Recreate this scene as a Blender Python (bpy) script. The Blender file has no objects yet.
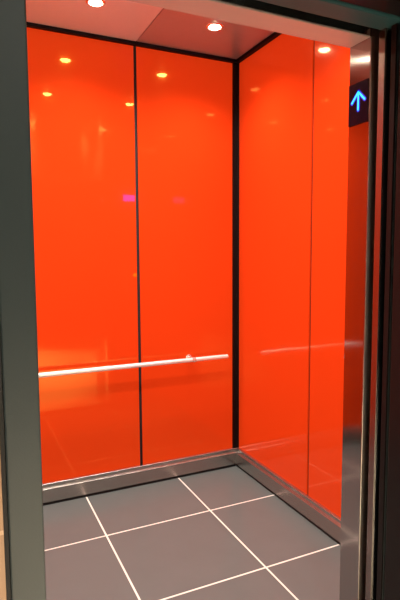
import bpy, bmesh, math, random
from mathutils import Vector, Matrix
S = 1.108                      # survey units -> metres
C = bpy.context.scene.collection
sc = bpy.context.scene
PI = math.pi

# ------------------------------------------------------------------ helpers
def bm_new(): return bmesh.new()
def box(bm, x0, x1, y0, y1, z0, z1, bev=0.0):
    """axis aligned box in survey units, optionally with bevelled edges"""
    vs = [bm.verts.new((x*S, y*S, z*S)) for x in (x0, x1) for y in (y0, y1) for z in (z0, z1)]
    q = [(0,1,3,2), (4,6,7,5), (0,4,5,1), (2,3,7,6), (0,2,6,4), (1,5,7,3)]
    fs = [bm.faces.new([vs[i] for i in f]) for f in q]
    if bev > 0:
        es = list({e for f in fs for e in f.edges})
        bmesh.ops.bevel(bm, geom=es, offset=bev*S, segments=2, profile=0.5, affect='EDGES')
    return bm
def prism(bm, pts, axis, a, b):
    """extrude a closed outline of (u,v) points along an axis from a to b"""
    def p(u, v, w):
        return {'x': (w, u, v), 'y': (u, w, v), 'z': (u, v, w)}[axis]
    A = [bm.verts.new([c*S for c in p(u, v, a)]) for u, v in pts]
    B = [bm.verts.new([c*S for c in p(u, v, b)]) for u, v in pts]
    n = len(pts)
    bm.faces.new(A); bm.faces.new(B[::-1])
    for i in range(n):
        bm.faces.new((A[i], B[i], B[(i+1) % n], A[(i+1) % n]))
    bmesh.ops.recalc_face_normals(bm, faces=bm.faces)
    return bm
def lathe(bm, prof, c=(0,0,0), n=32, close=False):
    """spin a list of (radius, z) about the z axis through c"""
    rings = []
    for r, z in prof:
        if r < 1e-6:
            rings.append([bm.verts.new(((c[0])*S, c[1]*S, (c[2]+z)*S))])
        else:
            rings.append([bm.verts.new(((c[0]+r*math.cos(2*PI*i/n))*S, (c[1]+r*math.sin(2*PI*i/n))*S, (c[2]+z)*S)) for i in range(n)])
    for a, b in zip(rings[:-1], rings[1:]):
        for i in range(n):
            j = (i+1) % n
            if len(a) == 1 and len(b) == 1: continue
            if len(a) == 1: bm.faces.new((a[0], b[i], b[j]))
            elif len(b) == 1: bm.faces.new((a[i], b[0], a[j]))
            else: bm.faces.new((a[i], b[i], b[j], a[j]))
    bmesh.ops.recalc_face_normals(bm, faces=bm.faces)
    return bm
def tube(bm, path, r, n=20):
    """round bar through a list of points, with rounded-over end caps"""
    P = [Vector(p) for p in path]
    rings = []
    ref = Vector((0, 0, 1))
    ext = []
    d0 = (P[1]-P[0]).normalized(); d1 = (P[-1]-P[-2]).normalized()
    ext = [(P[0], d0, r*0.72), (P[0]+d0*r*0.28, d0, r)]
    for i in range(1, len(P)-1):
        ext.append((P[i], ((P[i+1]-P[i]).normalized()+(P[i]-P[i-1]).normalized()).normalized(), r))
    ext += [(P[-1]-d1*r*0.28, d1, r), (P[-1], d1, r*0.72)]
    for p, d, rr in ext:
        s = d.cross(ref)
        if s.length < 1e-4: s = d.cross(Vector((1, 0, 0)))
        s.normalize(); t = s.cross(d).normalized()
        rings.append([bm.verts.new((p+(s*math.cos(2*PI*k/n)+t*math.sin(2*PI*k/n))*rr)*S) for k in range(n)])
    for a, b in zip(rings[:-1], rings[1:]):
        for i in range(n):
            j = (i+1) % n
            bm.faces.new((a[i], a[j], b[j], b[i]))
    bm.faces.new(rings[0][::-1]); bm.faces.new(rings[-1])
    bmesh.ops.recalc_face_normals(bm, faces=bm.faces)
    return bm
def obj(name, bm, mat, parent=None, smooth=False, origin=None):
    """link the bmesh as one object; verts are in world survey space"""
    me = bpy.data.meshes.new(name)
    bmesh.ops.recalc_face_normals(bm, faces=bm.faces)
    if origin is not None:
        for v in bm.verts: v.co -= Vector(origin)*S
    bm.to_mesh(me); bm.free()
    if smooth:
        for p in me.polygons: p.use_smooth = True
        try: me.set_sharp_from_angle(angle=math.radians(40))
        except Exception: pass
    me.materials.append(mat)
    o = bpy.data.objects.new(name, me); C.objects.link(o)
    if parent is not None: o.parent = parent
    return o
def struct(name, bm, mat):
    o = obj(name, bm, mat); o['kind'] = 'structure'; return o
def describe(o, label, cat, group=None):
    o['label'] = label; o['category'] = cat
    if group: o['group'] = group
def thing(name, loc, label, cat, group=None):
    o = bpy.data.objects.new(name, None); C.objects.link(o)
    o.empty_display_size = 0.05
    o.location = Vector(loc)*S
    describe(o, label, cat, group)
    return o

# ------------------------------------------------------------------ materials
def new_mat(name):
    m = bpy.data.materials.new(name); m.use_nodes = True
    return m, m.node_tree, m.node_tree.nodes['Principled BSDF']
def plain(name, col, rough=0.5, metal=0.0, spec=0.5, bump=0.0, bscale=60, var=0.0):
    m, nt, b = new_mat(name)
    b.inputs['Base Color'].default_value = (*col, 1)
    b.inputs['Roughness'].default_value = rough
    b.inputs['Metallic'].default_value = metal
    b.inputs['Specular IOR Level'].default_value = spec
    if var or bump:
        tc = nt.nodes.new('ShaderNodeTexCoord'); nz = nt.nodes.new('ShaderNodeTexNoise')
        nz.inputs['Scale'].default_value = bscale; nz.inputs['Detail'].default_value = 4
        nt.links.new(tc.outputs['Object'], nz.inputs['Vector'])
        if var:
            mx = nt.nodes.new('ShaderNodeMix'); mx.data_type = 'RGBA'
            mx.inputs[6].default_value = (*[c*(1-var) for c in col], 1)
            mx.inputs[7].default_value = (*[min(1, c*(1+var)) for c in col], 1)
            nt.links.new(nz.outputs['Fac'], mx.inputs[0]); nt.links.new(mx.outputs[2], b.inputs['Base Color'])
        if bump:
            bp = nt.nodes.new('ShaderNodeBump'); bp.inputs['Strength'].default_value = bump; bp.inputs['Distance'].default_value = 0.002
            nt.links.new(nz.outputs['Fac'], bp.inputs['Height']); nt.links.new(bp.outputs['Normal'], b.inputs['Normal'])
    return m
def brushed(name, col, rough, aniso, axis='Z', grain=(400, 400, 6), rot=0.0):
    """brushed steel: stretched reflections plus fine grain along one direction"""
    m, nt, b = new_mat(name)
    b.inputs['Metallic'].default_value = 1.0
    b.inputs['Anisotropic'].default_value = aniso
    b.inputs['Anisotropic Rotation'].default_value = rot
    tg = nt.nodes.new('ShaderNodeTangent'); tg.direction_type = 'RADIAL'; tg.axis = axis
    nt.links.new(tg.outputs['Tangent'], b.inputs['Tangent'])
    tc = nt.nodes.new('ShaderNodeTexCoord'); mp = nt.nodes.new('ShaderNodeMapping'); mp.inputs['Scale'].default_value = grain
    nz = nt.nodes.new('ShaderNodeTexNoise'); nz.inputs['Scale'].default_value = 1.0; nz.inputs['Detail'].default_value = 3
    nt.links.new(tc.outputs['Object'], mp.inputs['Vector']); nt.links.new(mp.outputs['Vector'], nz.inputs['Vector'])
    mr = nt.nodes.new('ShaderNodeMapRange'); mr.inputs['To Min'].default_value = rough*0.85; mr.inputs['To Max'].default_value = rough*1.15
    nt.links.new(nz.outputs['Fac'], mr.inputs['Value']); nt.links.new(mr.outputs['Result'], b.inputs['Roughness'])
    mx = nt.nodes.new('ShaderNodeMix'); mx.data_type = 'RGBA'
    mx.inputs[6].default_value = (*[c*0.92 for c in col], 1); mx.inputs[7].default_value = (*[min(1, c*1.08) for c in col], 1)
    nt.links.new(nz.outputs['Fac'], mx.inputs[0]); nt.links.new(mx.outputs[2], b.inputs['Base Color'])
    return m
def emit(name, col, strength, base=(0.02, 0.02, 0.02)):
    m, nt, b = new_mat(name)
    b.inputs['Base Color'].default_value = (*base, 1)
    b.inputs['Emission Color'].default_value = (*col, 1)
    b.inputs['Emission Strength'].default_value = strength
    b.inputs['Roughness'].default_value = 0.3
    return m
def grid_tiles(name, tile, grout, ax, px, ox, ay, py, oy, w, rough, var=0.08):
    """rectangular tiles with narrow joints, laid out in object space (metres)"""
    m, nt, b = new_mat(name)
    N, L = nt.nodes, nt.links
    tc = N.new('ShaderNodeTexCoord'); sp = N.new('ShaderNodeSeparateXYZ'); L.new(tc.outputs['Object'], sp.inputs[0])
    def math_(op, a, bb=None):
        n = N.new('ShaderNodeMath'); n.operation = op
        for i, v in enumerate((a, bb)):
            if v is None: continue
            if isinstance(v, (int, float)): n.inputs[i].default_value = v
            else: L.new(v, n.inputs[i])
        return n.outputs[0]
    def joint(axis, p, o):
        t = math_('DIVIDE', math_('SUBTRACT', sp.outputs[axis], o*S), p*S)
        f = math_('FRACT', t)
        d = math_('MINIMUM', f, math_('SUBTRACT', 1.0, f))
        return math_('MULTIPLY', d, p*S), math_('FLOOR', t)
    dx, ix = joint(ax, px, ox); dy, iy = joint(ay, py, oy)
    d = math_('MINIMUM', dx, dy)
    mr = N.new('ShaderNodeMapRange'); mr.inputs['From Min'].default_value = w*S*0.4; mr.inputs['From Max'].default_value = w*S*0.62
    L.new(d, mr.inputs['Value'])
    nz = N.new('ShaderNodeTexNoise'); nz.inputs['Scale'].default_value = 7; nz.inputs['Detail'].default_value = 6
    L.new(tc.outputs['Object'], nz.inputs['Vector'])
    wn = N.new('ShaderNodeTexWhiteNoise'); wn.noise_dimensions = '2D'
    cb = N.new('ShaderNodeCombineXYZ'); L.new(ix, cb.inputs[0]); L.new(iy, cb.inputs[1]); L.new(cb.outputs[0], wn.inputs['Vector'])
    fac = math_('ADD', math_('MULTIPLY', nz.outputs['Fac'], 0.7), math_('MULTIPLY', wn.outputs['Value'], 0.3))
    mt = N.new('ShaderNodeMix'); mt.data_type = 'RGBA'
    mt.inputs[6].default_value = (*[c*(1-var) for c in tile], 1); mt.inputs[7].default_value = (*[c*(1+var) for c in tile], 1)
    L.new(fac, mt.inputs[0])
    mx = N.new('ShaderNodeMix'); mx.data_type = 'RGBA'
    mx.inputs[6].default_value = (*grout, 1); L.new(mt.outputs[2], mx.inputs[7]); L.new(mr.outputs['Result'], mx.inputs[0])
    L.new(mx.outputs[2], b.inputs['Base Color'])
    rr = N.new('ShaderNodeMapRange'); rr.inputs['To Min'].default_value = 0.7; rr.inputs['To Max'].default_value = rough
    L.new(mr.outputs['Result'], rr.inputs['Value']); L.new(rr.outputs['Result'], b.inputs['Roughness'])
    bp = N.new('ShaderNodeBump'); bp.inputs['Strength'].default_value = 0.3; bp.inputs['Distance'].default_value = 0.001
    L.new(mr.outputs['Result'], bp.inputs['Height']); L.new(bp.outputs['Normal'], b.inputs['Normal'])
    return m

# back-painted glass: lacquer colour under a clear polished face, with a soft bloom round the reflections
def orange_glass():
    m, nt, b = new_mat('orange_lacquered_glass')
    tc = nt.nodes.new('ShaderNodeTexCoord'); nz = nt.nodes.new('ShaderNodeTexNoise'); nz.inputs['Scale'].default_value = 1.3
    nt.links.new(tc.outputs['Object'], nz.inputs['Vector'])
    mx = nt.nodes.new('ShaderNodeMix'); mx.data_type = 'RGBA'
    mx.inputs[6].default_value = (0.30, 0.018, 0.002, 1); mx.inputs[7].default_value = (0.33, 0.020, 0.0025, 1)
    nt.links.new(nz.outputs['Fac'], mx.inputs[0]); nt.links.new(mx.outputs[2], b.inputs['Base Color'])
    b.inputs['Roughness'].default_value = 0.025
    b.inputs['Specular IOR Level'].default_value = 0.75
    b.inputs['Specular Tint'].default_value = (1.0, 0.58, 0.14, 1)
    b2 = nt.nodes.new('ShaderNodeBsdfPrincipled')          # soft bloom of the lacquer under the glass
    nt.links.new(mx.outputs[2], b2.inputs['Base Color'])
    b2.inputs['Roughness'].default_value = 0.15
    b2.inputs['Specular IOR Level'].default_value = 0.5
    b2.inputs['Specular Tint'].default_value = (1.0, 0.42, 0.05, 1)
    for q in (b, b2):                                       # glow added to even out the walls and fade the rail shadow
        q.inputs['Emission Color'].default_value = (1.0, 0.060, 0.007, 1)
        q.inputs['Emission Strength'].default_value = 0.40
    ms = nt.nodes.new('ShaderNodeMixShader'); ms.inputs[0].default_value = 0.35
    nt.links.new(b.outputs[0], ms.inputs[1]); nt.links.new(b2.outputs[0], ms.inputs[2])
    nt.links.new(ms.outputs[0], nt.nodes['Material Output'].inputs['Surface'])
    return m
M = {
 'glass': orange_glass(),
 'black': plain('black_trim', (0.004, 0.003, 0.003), 0.5, 0.0, 0.12),
 'void': plain('dark_recess', (0.003, 0.003, 0.003), 0.8),
 'steel_v': brushed('vertical_brushed_steel', (0.43, 0.42, 0.41), 0.10, 0.9, 'Z', (500, 500, 6)),
 'steel_h': plain('satin_skirting_steel', (0.46, 0.43, 0.40), 0.27, 0.95, var=0.04, bscale=25),
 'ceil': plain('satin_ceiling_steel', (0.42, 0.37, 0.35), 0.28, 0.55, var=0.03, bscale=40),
 'ceil_lit': plain('lit_ceiling_steel', (0.60, 0.57, 0.55), 0.30, 0.3, var=0.03, bscale=40),  # paler copy of the ceiling steel, reflected light put into its colour
 'soffit': plain('soffit_steel', (0.40, 0.36, 0.35), 0.36, 0.5, var=0.03, bscale=40),
 'lead': plain('dull_leading_edge_steel', (0.30, 0.28, 0.26), 0.25, 1.0),
 'gap_fill': plain('grey_gap_fill', (0.30, 0.29, 0.26), 0.45, 0.2),
 'header': plain('dark_teal_grey_paint', (0.010, 0.040, 0.044), 0.5, 0.0, 0.3, var=0.06, bscale=200),
 'transom': brushed('satin_transom_steel', (0.60, 0.56, 0.53), 0.15, 0.9, 'Z', (5, 5, 500), 0.25),
 'chrome': plain('polished_steel', (0.88, 0.86, 0.82), 0.25, 0.9),
 'rail': plain('satin_rail_steel', (0.95, 0.94, 0.90), 0.27, 0.6),
 'edge': plain('satin_edge_steel', (0.64, 0.62, 0.56), 0.25, 1.0, var=0.04, bscale=80),
 'frame': plain('dark_grey_painted_steel', (0.019, 0.030, 0.033), 0.45, 0.0, 0.35, bump=0.08, bscale=300, var=0.06),
 'lining': plain('black_gloss_lining', (0.007, 0.006, 0.006), 0.3, 0.0, 0.18, var=0.1, bscale=20),
 'floor': grid_tiles('grey_floor_tiles', (0.096, 0.108, 0.106), (0.66, 0.62, 0.56), 0, 0.535, -0.380, 1, 0.522, -0.414, 0.0075, 0.24),
 'hall_floor': grid_tiles('beige_hall_tiles', (0.70, 0.61, 0.48), (0.62, 0.52, 0.42), 0, 0.54, -0.2, 1, 0.54, -1.82, 0.006, 0.25),
 'hall_wall': grid_tiles('tan_wall_tiles', (0.26, 0.140, 0.062), (0.45, 0.30, 0.19), 0, 0.54, -1.55, 2, 0.276, 1.13, 0.007, 0.35),
 'hall_dark': plain('dark_hall_wall', (0.10, 0.075, 0.06), 0.6, var=0.1, bscale=8),
 'hall_ceiling': plain('hall_ceiling_paint', (0.25, 0.23, 0.21), 0.8, var=0.05, bscale=10),
 'lens': emit('downlight_lens', (1.0, 0.86, 0.62), 90.0),
 'hall_lens': emit('hall_light_lens', (1.0, 0.9, 0.75), 6.0),
 'panel_black': plain('black_acrylic', (0.006, 0.004, 0.009), 0.12, 0.0, 0.25, var=0.1, bscale=30),
 'arrow': emit('cyan_arrow_leds', (0.01, 0.42, 1.0), 3.2),
 'arrow_halo': emit('blue_arrow_halo', (0.0, 0.012, 0.9), 0.9),
 'purple': emit('violet_display', (0.22, 0.01, 1.0), 60.0),
 'amber': emit('amber_button_ring', (1.0, 0.35, 0.03), 14.0),
}

H = 2.4
G = 0.027           # glass stands this far behind the skirting face
XL = -1.78          # left side of the cab floor
YF = -1.41          # inner face of the cab front
XO = -0.403         # right side of the entrance
XOL = -1.385        # left side of the entrance
ZD = 1.90           # underside of the entrance head

# ------------------------------------------------------------------ cab floor
bm = bm_new(); box(bm, XL-0.04, 0.04, YF-0.084, 0.04, -0.05, 0.0)
struct('floor', bm, M['floor'])

# ------------------------------------------------------------------ cab walls
jb = [-0.594, -1.186]             # joints of the back wall
bm = bm_new(); box(bm, XL-0.10, 0.10, G+0.010, G+0.05, 0.0, H+0.10)
wb = struct('wall_back', bm, M['void'])
for x0, x1 in ((-0.010, jb[0]+0.0085), (jb[0]-0.0085, jb[1]+0.0085), (jb[1]-0.0085, XL+0.010)):
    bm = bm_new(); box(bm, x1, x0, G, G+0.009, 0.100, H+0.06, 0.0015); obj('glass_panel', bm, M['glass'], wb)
bm = bm_new(); box(bm, XL-G+0.001, G-0.001, 0.004, G-0.0005, H-0.014, H+0.02); obj('top_trim', bm, M['black'], wb)
bm = bm_new(); prism(bm, [(-0.007, G-0.0005), (G-0.0005, G-0.0005), (G-0.0005, 0.0125), (0.016, 0.0125), (0.014, 0.016), (-0.007, 0.014)], 'z', 0.112, H-0.0145)
obj('corner_profile', bm, M['black'], wb)

jr = -0.672
bm = bm_new(); box(bm, G+0.010, G+0.05, YF, G+0.0095, 0.0, H+0.10)
wr = struct('wall_right', bm, M['void'])
for y0, y1 in ((jr+0.007, 0.012), (YF+0.004, jr-0.007)):
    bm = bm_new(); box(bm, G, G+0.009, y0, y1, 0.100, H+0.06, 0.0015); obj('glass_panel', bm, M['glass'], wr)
bm = bm_new(); box(bm, 0.004, G-0.0005, YF+0.002, 0.0035, H-0.014, H+0.02); obj('top_trim', bm, M['black'], wr)

bm = bm_new(); box(bm, XL-G-0.05, XL-G-0.010, YF, G+0.0095, 0.0, H+0.10)
wl = struct('wall_left', bm, M['void'])
for y0, y1 in ((jr+0.007, 0.012), (YF+0.004, jr-0.007)):
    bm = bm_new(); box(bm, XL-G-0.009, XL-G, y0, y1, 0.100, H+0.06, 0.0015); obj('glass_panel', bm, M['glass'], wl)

# cab front: return panel on each side of the entrance, steel transom above
bm = bm_new(); box(bm, XO, G+0.06, YF-0.084, YF, 0.0, H+0.10, 0.0015)
wf = struct('wall_front', bm, M['steel_v'])
bm = bm_new(); box(bm, XL-G-0.06, XOL, YF-0.084, YF, 0.0, H+0.10, 0.0015); obj('return_panel', bm, M['steel_v'], wf)
bm = bm_new(); box(bm, XOL+0.0005, XO-0.0005, YF-0.084, YF, ZD, H+0.10, 0.0015); obj('transom', bm, M['transom'], wf)
bm = bm_new(); box(bm, XOL+0.001, XO-0.001, YF-0.083, YF-0.001, ZD-0.004, ZD-0.0003, 0.0008); obj('soffit', bm, M['soffit'], wf)
bm = bm_new(); box(bm, XO-0.0006, XO+0.013, YF-0.0868, YF-0.0842, 0.0, ZD, 0.001); obj('edge_bead', bm, M['edge'], wf)

# ------------------------------------------------------------------ cab ceiling
bm = bm_new(); box(bm, XL-G, G, YF+0.0005, G, H+0.012, H+0.06)
ce = struct('ceiling', bm, M['void'])
for x0, x1 in ((jb[0]+0.002, 0.0), (jb[1]+0.002, jb[0]-0.002), (XL, jb[1]-0.002)):
    bm = bm_new(); box(bm, x0, x1, YF+0.001, 0.0, H, H+0.0115, 0.001); obj('ceiling_panel', bm, M['ceil'] if x1 == 0.0 else M['ceil_lit'], ce)

# ------------------------------------------------------------------ skirting
prof = [(0.0, 0.016), (0.0, 0.086), (0.0015, 0.0875), (0.011, 0.0875), (0.012, 0.089), (0.012, 0.108), (0.0135, 0.1095), (G-0.0005, 0.1095), (G-0.0005, 0.016)]
bm = bm_new(); prism(bm, prof, 'x', XL-G+0.001, G-0.001)
bb = struct('baseboard_back', bm, M['steel_h'])
bm = bm_new(); box(bm, XL+0.003, -0.003, 0.005, G-0.001, 0.0002, 0.0158); obj('shadow_gap', bm, M['void'], bb)
bm = bm_new(); prism(bm, prof, 'y', YF+0.001, -0.0005)
br = struct('baseboard_right', bm, M['steel_h'])
bm = bm_new(); box(bm, 0.005, G-0.001, YF+0.003, 0.0045, 0.0002, 0.0158); obj('shadow_gap', bm, M['void'], br)
bm = bm_new(); prism(bm, [(XL-u, v) for u, v in prof], 'y', YF+0.001, -0.0005)
struct('baseboard_left', bm, M['steel_h'])

# ------------------------------------------------------------------ handrail
RY, RZ, RR = -0.048, 0.700, 0.0122
x_end, x_far, xb1, xb2 = -0.082, -1.698, -0.300, -1.480
hr = thing('handrail', (-0.89, G, RZ), 'round polished steel handrail running along the orange back wall', 'handrail')
bm = bm_new(); tube(bm, [(x_far, RY, RZ), (x_end, RY, RZ)], RR, 24)
obj('rail', bm, M['rail'], hr, True, (-0.89, G, RZ))
for xb in (xb1, xb2):
    bm = bm_new()
    tube(bm, [(xb, G-0.0005, RZ), (xb, RY, RZ)], 0.0085, 16)
    tube(bm, [(xb-0.013, RY, RZ), (xb+0.013, RY, RZ)], RR+0.003, 24)
    b_ = obj('bracket', bm, M['chrome'], hr, True, (-0.89, G, RZ))
    bm = bm_new(); lathe(bm, [(0, 0), (0.017, 0), (0.018, 0.002), (0.018, 0.005), (0.016, 0.006), (0, 0.006)], (0, 0, 0), 24)
    bmesh.ops.rotate(bm, cent=(0, 0, 0), matrix=Matrix.Rotation(PI/2, 3, 'X'), verts=bm.verts)
    bmesh.ops.translate(bm, vec=Vector((xb+0.89, -0.0006, 0.0))*S, verts=bm.verts)
    obj('wall_plate', bm, M['chrome'], b_, True)

# ------------------------------------------------------------------ downlights
dl_x = (-0.305, -0.888, -1.475); dl_y = (-0.333, -1.000)
names = {
 (0, 0): 'lit round ceiling downlight near the dark corner where the two orange walls meet',
 (1, 0): 'lit round ceiling downlight cut by the top of the photo, above the left back panel',
 (2, 0): 'lit round ceiling downlight in the back row, at the left wall',
 (0, 1): 'lit round ceiling downlight in the front row, at the right wall',
 (1, 1): 'lit round ceiling downlight in the middle of the front row, above the entrance',
 (2, 1): 'lit round ceiling downlight in the front row, at the left wall'}
def lamp_light(name, loc, power, col, size, blend, radius, rot=(0, 0, 0)):
    l = bpy.data.lights.new(name, 'SPOT'); l.energy = power; l.color = col
    l.spot_size = math.radians(size); l.spot_blend = blend; l.shadow_soft_size = radius
    o = bpy.data.objects.new(name, l); C.objects.link(o); o.location = Vector(loc)*S; o.rotation_euler = rot
    return o
bm = bm_new(); lathe(bm, [(0.0295, -0.004), (0.031, -0.009), (0.036, -0.010), (0.043, -0.006), (0.044, -0.0005), (0.0295, -0.0005), (0.0295, -0.004)], (0, 0, 0), 40)
bez_me = bm
proto = thing('ceiling_downlight', (dl_x[0], dl_y[0], H), names[(0, 0)], 'light', 'ceiling downlights in the lift')
obj('bezel', bez_me, M['chrome'], proto, True)
bm = bm_new(); lathe(bm, [(0.0, -0.018), (0.009, -0.0175), (0.018, -0.0155), (0.023, -0.0125), (0.0265, -0.009), (0.029, -0.001), (0.0, -0.001)], (0, 0, 0), 32)
obj('lens', bm, M['lens'], proto, True)
def copy_tree(o, parent=None):
    c = o.copy(); C.objects.link(c)
    if parent is not None: c.parent = parent
    for ch in [k for k in C.objects if k.parent == o and k is not c]: copy_tree(ch, c)
    return c
for i, x in enumerate(dl_x):
    for j, y in enumerate(dl_y):
        t = proto if (i, j) == (0, 0) else copy_tree(proto)
        t.location = Vector((x, y, H))*S
        t['label'] = names[(i, j)]
        lamp_light('cab_lamp', (x, y, H-0.056), 84.0, (1.0, 0.95, 0.86), 138, 1.0, 0.042)

# ------------------------------------------------------------------ direction indicator on the reveal
iz0, iz1 = 1.668, 1.786; iy0, iy1 = YF-0.0825, YF-0.003
ind = thing('direction_indicator', (XO, -1.4525, iz0), 'small black lift direction indicator with a lit blue up arrow', 'indicator')
o0 = (XO, -1.4525, iz0)
bm = bm_new(); box(bm, XO-0.004, XO-0.0005, iy0, iy1, iz0, iz1, 0.001); obj('display_panel', bm, M['panel_black'], ind, False, o0)
def stroke(bm, pts, w, x0, x1):
    """flat round-ended stroke on the panel; pts are (y, z)"""
    for (a, b) in zip(pts[:-1], pts[1:]):
        d = Vector((b[0]-a[0], b[1]-a[1])).normalized()
        n = 7; out = []
        base = math.atan2(d.y, d.x)
        for k in range(n): t = base+PI/2+PI*k/(n-1); out.append((a[0]+w*math.cos(t), a[1]+w*math.sin(t)))
        for k in range(n): t = base-PI/2+PI*k/(n-1); out.append((b[0]+w*math.cos(t), b[1]+w*math.sin(t)))
        prism(bm, out, 'x', x0, x1)
AY, AT, AB = -1.4545, 1.758, 1.708
def arrow(bm, w, x0, x1):
    stroke(bm, [(AY, AB), (AY, AT)], w, x0, x1)
    stroke(bm, [(AY+0.026, AT-0.026), (AY, AT), (AY-0.026, AT-0.026)], w, x0, x1)
bm = bm_new(); arrow(bm, 0.0060, XO-0.0046, XO-0.0041); g_ = obj('arrow_glow', bm, M['arrow_halo'], ind, False, o0)  # wider blue copy paints the glow round the arrow
bm = bm_new(); arrow(bm, 0.0023, XO-0.0054, XO-0.0047); obj('up_arrow', bm, M['arrow'], g_, False, o0)

# ------------------------------------------------------------------ car operating panel (seen mirrored in the back wall)
cx0, cx1 = -0.275, -0.115
co = thing('control_panel', (-0.195, YF, 0.75), 'steel lift control panel on the cab front, its violet display mirrored in the back wall', 'control panel')
oc = (-0.195, YF, 0.75)
bm = bm_new(); box(bm, cx0, cx1, YF-0.001, YF+0.006, 0.75, 1.84, 0.002); obj('face_plate', bm, M['steel_v'], co, False, oc)
bm = bm_new(); box(bm, -0.245, -0.145, YF+0.0062, YF+0.0075, 1.735, 1.785); obj('display', bm, M['purple'], co, False, oc)
for r in range(5):
    for c in range(2):
        bm = bm_new(); lathe(bm, [(0, 0), (0.016, 0), (0.016, 0.004), (0.013, 0.006), (0, 0.006)], (0, 0, 0), 20)
        bmesh.ops.rotate(bm, cent=(0, 0, 0), matrix=Matrix.Rotation(-PI/2, 3, 'X'), verts=bm.verts)
        bmesh.ops.translate(bm, vec=Vector(((-0.05 if c else 0.05)*0.8, 0.0062, 0.15+r*0.075))*S, verts=bm.verts)
        obj('button', bm, M['amber'] if (r == 3 and c == 0) else M['chrome'], co, True)

# ------------------------------------------------------------------ doors (open, leaves slid aside)
def leaf(name, x0, x1, y0, y1):
    bm = bm_new(); box(bm, x0, x1, y0, y1, 0.006, ZD+0.03, 0.002)
    o = struct(name, bm, M['steel_v']); return o
d = leaf('door_1', XO+0.003, XO+0.52, -1.551, -1.526)
bm = bm_new(); box(bm, XO-0.001, XO+0.0025, -1.550, -1.527, 0.006, ZD+0.03, 0.001); obj('leading_edge', bm, M['lead'], d)
bm = bm_new(); box(bm, XO+0.016, XO+0.40, -1.5255, -1.512, 0.006, ZD+0.03); obj('gap_filler', bm, M['gap_fill'], d)  # grey filler added to lighten the dark gap beside the leaf
d = leaf('door_2', XOL-0.52, XOL-0.003, -1.551, -1.526)
bm = bm_new(); box(bm, XO+0.012, XO+0.52, -1.584, -1.562, 0.006, ZD+0.03, 0.002)
d = struct('door_3', bm, M['frame'])
bm = bm_new(); box(bm, XO+0.006, XO+0.0115, -1.582, -1.564, 0.006, ZD+0.03, 0.001); obj('rubber_edge', bm, M['lining'], d)
bm = bm_new(); box(bm, XOL-0.52, XOL-0.012, -1.584, -1.562, 0.006, ZD+0.03, 0.002)
struct('door_4', bm, M['frame'])
# sills
bm = bm_new()
for k in range(5): box(bm, XOL-0.02, XO+0.02, -1.600+k*0.021, -1.588+k*0.021, -0.02, 0.0015)
box(bm, XOL-0.02, XO+0.02, -1.605, -1.4965, -0.03, -0.006)
struct('trim_2', bm, M['edge'])

# ------------------------------------------------------------------ landing door frame
FX0 = -1.3635
bm = bm_new(); box(bm, -1.418, FX0, -1.800, -1.600, 0.0, 2.6, 0.003)
fr = struct('trim_1', bm, M['frame'])
bm = bm_new(); box(bm, XO-0.001, XO+0.055, -1.800, -1.600, 0.0, 2.6, 0.003); obj('jamb', bm, M['lining'], fr)
bm = bm_new(); box(bm, FX0+0.0005, XO-0.0015, -1.800, -1.601, ZD+0.006, 2.05, 0.003); obj('head', bm, M['lining'], fr)
bm = bm_new(); box(bm, XOL-0.3, XO+0.3, -1.6005, -1.528, ZD, ZD+0.25, 0.006); obj('door_header', bm, M['header'], fr)
bm = bm_new(); box(bm, -1.425, -1.4185, -1.797, -1.605, 0.0, 2.6); obj('sealant_joint', bm, M['void'], fr)

# ------------------------------------------------------------------ landing
bm = bm_new(); box(bm, -4.0, -1.4255, -1.800, -1.610, 0.0, 2.6)
hl = struct('wall_landing', bm, M['hall_wall'])
bm = bm_new(); box(bm, XO+0.0555, 2.2, -1.800, -1.610, 0.0, 2.6); obj('right_wall_section', bm, M['hall_dark'], hl)
bm = bm_new(); box(bm, -1.3655, XO+0.055, -1.795, -1.610, 2.0505, 2.6); obj('upper_wall_section', bm, M['hall_dark'], hl)
bm = bm_new(); box(bm, -4.0, 2.2, -5.2, -1.606, -0.05, -0.001); struct('floor_landing', bm, M['hall_floor'])
bm = bm_new(); box(bm, -4.0, 2.2, -5.25, -5.2, 0.0, 2.6); struct('wall_opposite', bm, M['hall_dark'])
bm = bm_new(); box(bm, -4.0, 2.2, -5.2, -1.6, 2.6, 2.65); struct('ceiling_landing', bm, M['hall_ceiling'])

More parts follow.
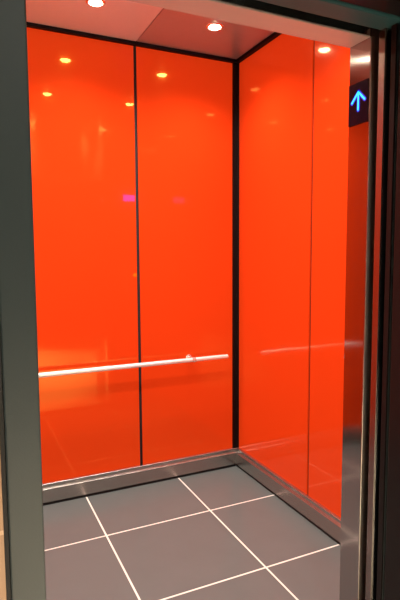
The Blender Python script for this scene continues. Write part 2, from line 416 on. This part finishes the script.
def area(name, loc, rot, sx, sy, power, col):
    l = bpy.data.lights.new(name, 'AREA'); l.shape = 'RECTANGLE'; l.size = sx*S; l.size_y = sy*S; l.energy = power; l.color = col
    o = bpy.data.objects.new(name, l); C.objects.link(o); o.location = Vector(loc)*S; o.rotation_euler = rot
    return o
lamp_light('landing_lamp', (-1.2, -3.1, 2.58), 180.0, (1.0, 0.92, 0.82), 130, 0.8, 0.08)
for k_, (lx, ly) in enumerate(((-1.15, -2.60), (-0.55, -3.40), (-1.30, -4.05))):
    lamp_light('landing_floor_fill', (lx, ly, 2.58), 1900.0, (1.0, 0.90, 0.76), 50, 0.7, 0.06)  # unseen spots added to brighten the landing floor mirrored in the glass

# ------------------------------------------------------------------ world, camera, colour
w = bpy.data.worlds.new('world'); sc.world = w; w.use_nodes = True
w.node_tree.nodes['Background'].inputs[0].default_value = (0.6, 0.65, 0.75, 1)
w.node_tree.nodes['Background'].inputs[1].default_value = 0.02

cx, cy, cz, yaw, pitch, roll, f = -1.4676, -2.6316, 1.2921, 0.4375, -0.0890, -0.0056, 507.69
F = Vector((math.sin(yaw)*math.cos(pitch), math.cos(yaw)*math.cos(pitch), math.sin(pitch)))
R = Vector((math.cos(yaw), -math.sin(yaw), 0)); U = R.cross(F)
c_, s_ = math.cos(roll), math.sin(roll)
R2 = R*c_+U*s_; U2 = U*c_-R*s_
cam = bpy.data.cameras.new('camera'); co_ = bpy.data.objects.new('camera', cam); C.objects.link(co_)
mw = Matrix((R2, U2, -F)).transposed().to_4x4(); mw.translation = Vector((cx, cy, cz))*S
co_.matrix_world = mw
cam.sensor_fit = 'VERTICAL'; cam.sensor_height = 36.0; cam.sensor_width = 24.0
cam.lens = 36.0*f/600.0; cam.clip_start = 0.02
sc.camera = co_
sc.view_settings.view_transform = 'Standard'
sc.view_settings.look = 'None'
sc.view_settings.exposure = 0.0
sc.cycles.max_bounces = 14; sc.cycles.diffuse_bounces = 6; sc.cycles.glossy_bounces = 8
sc.cycles.sample_clamp_indirect = 6.0; sc.cycles.sample_clamp_direct = 10.0
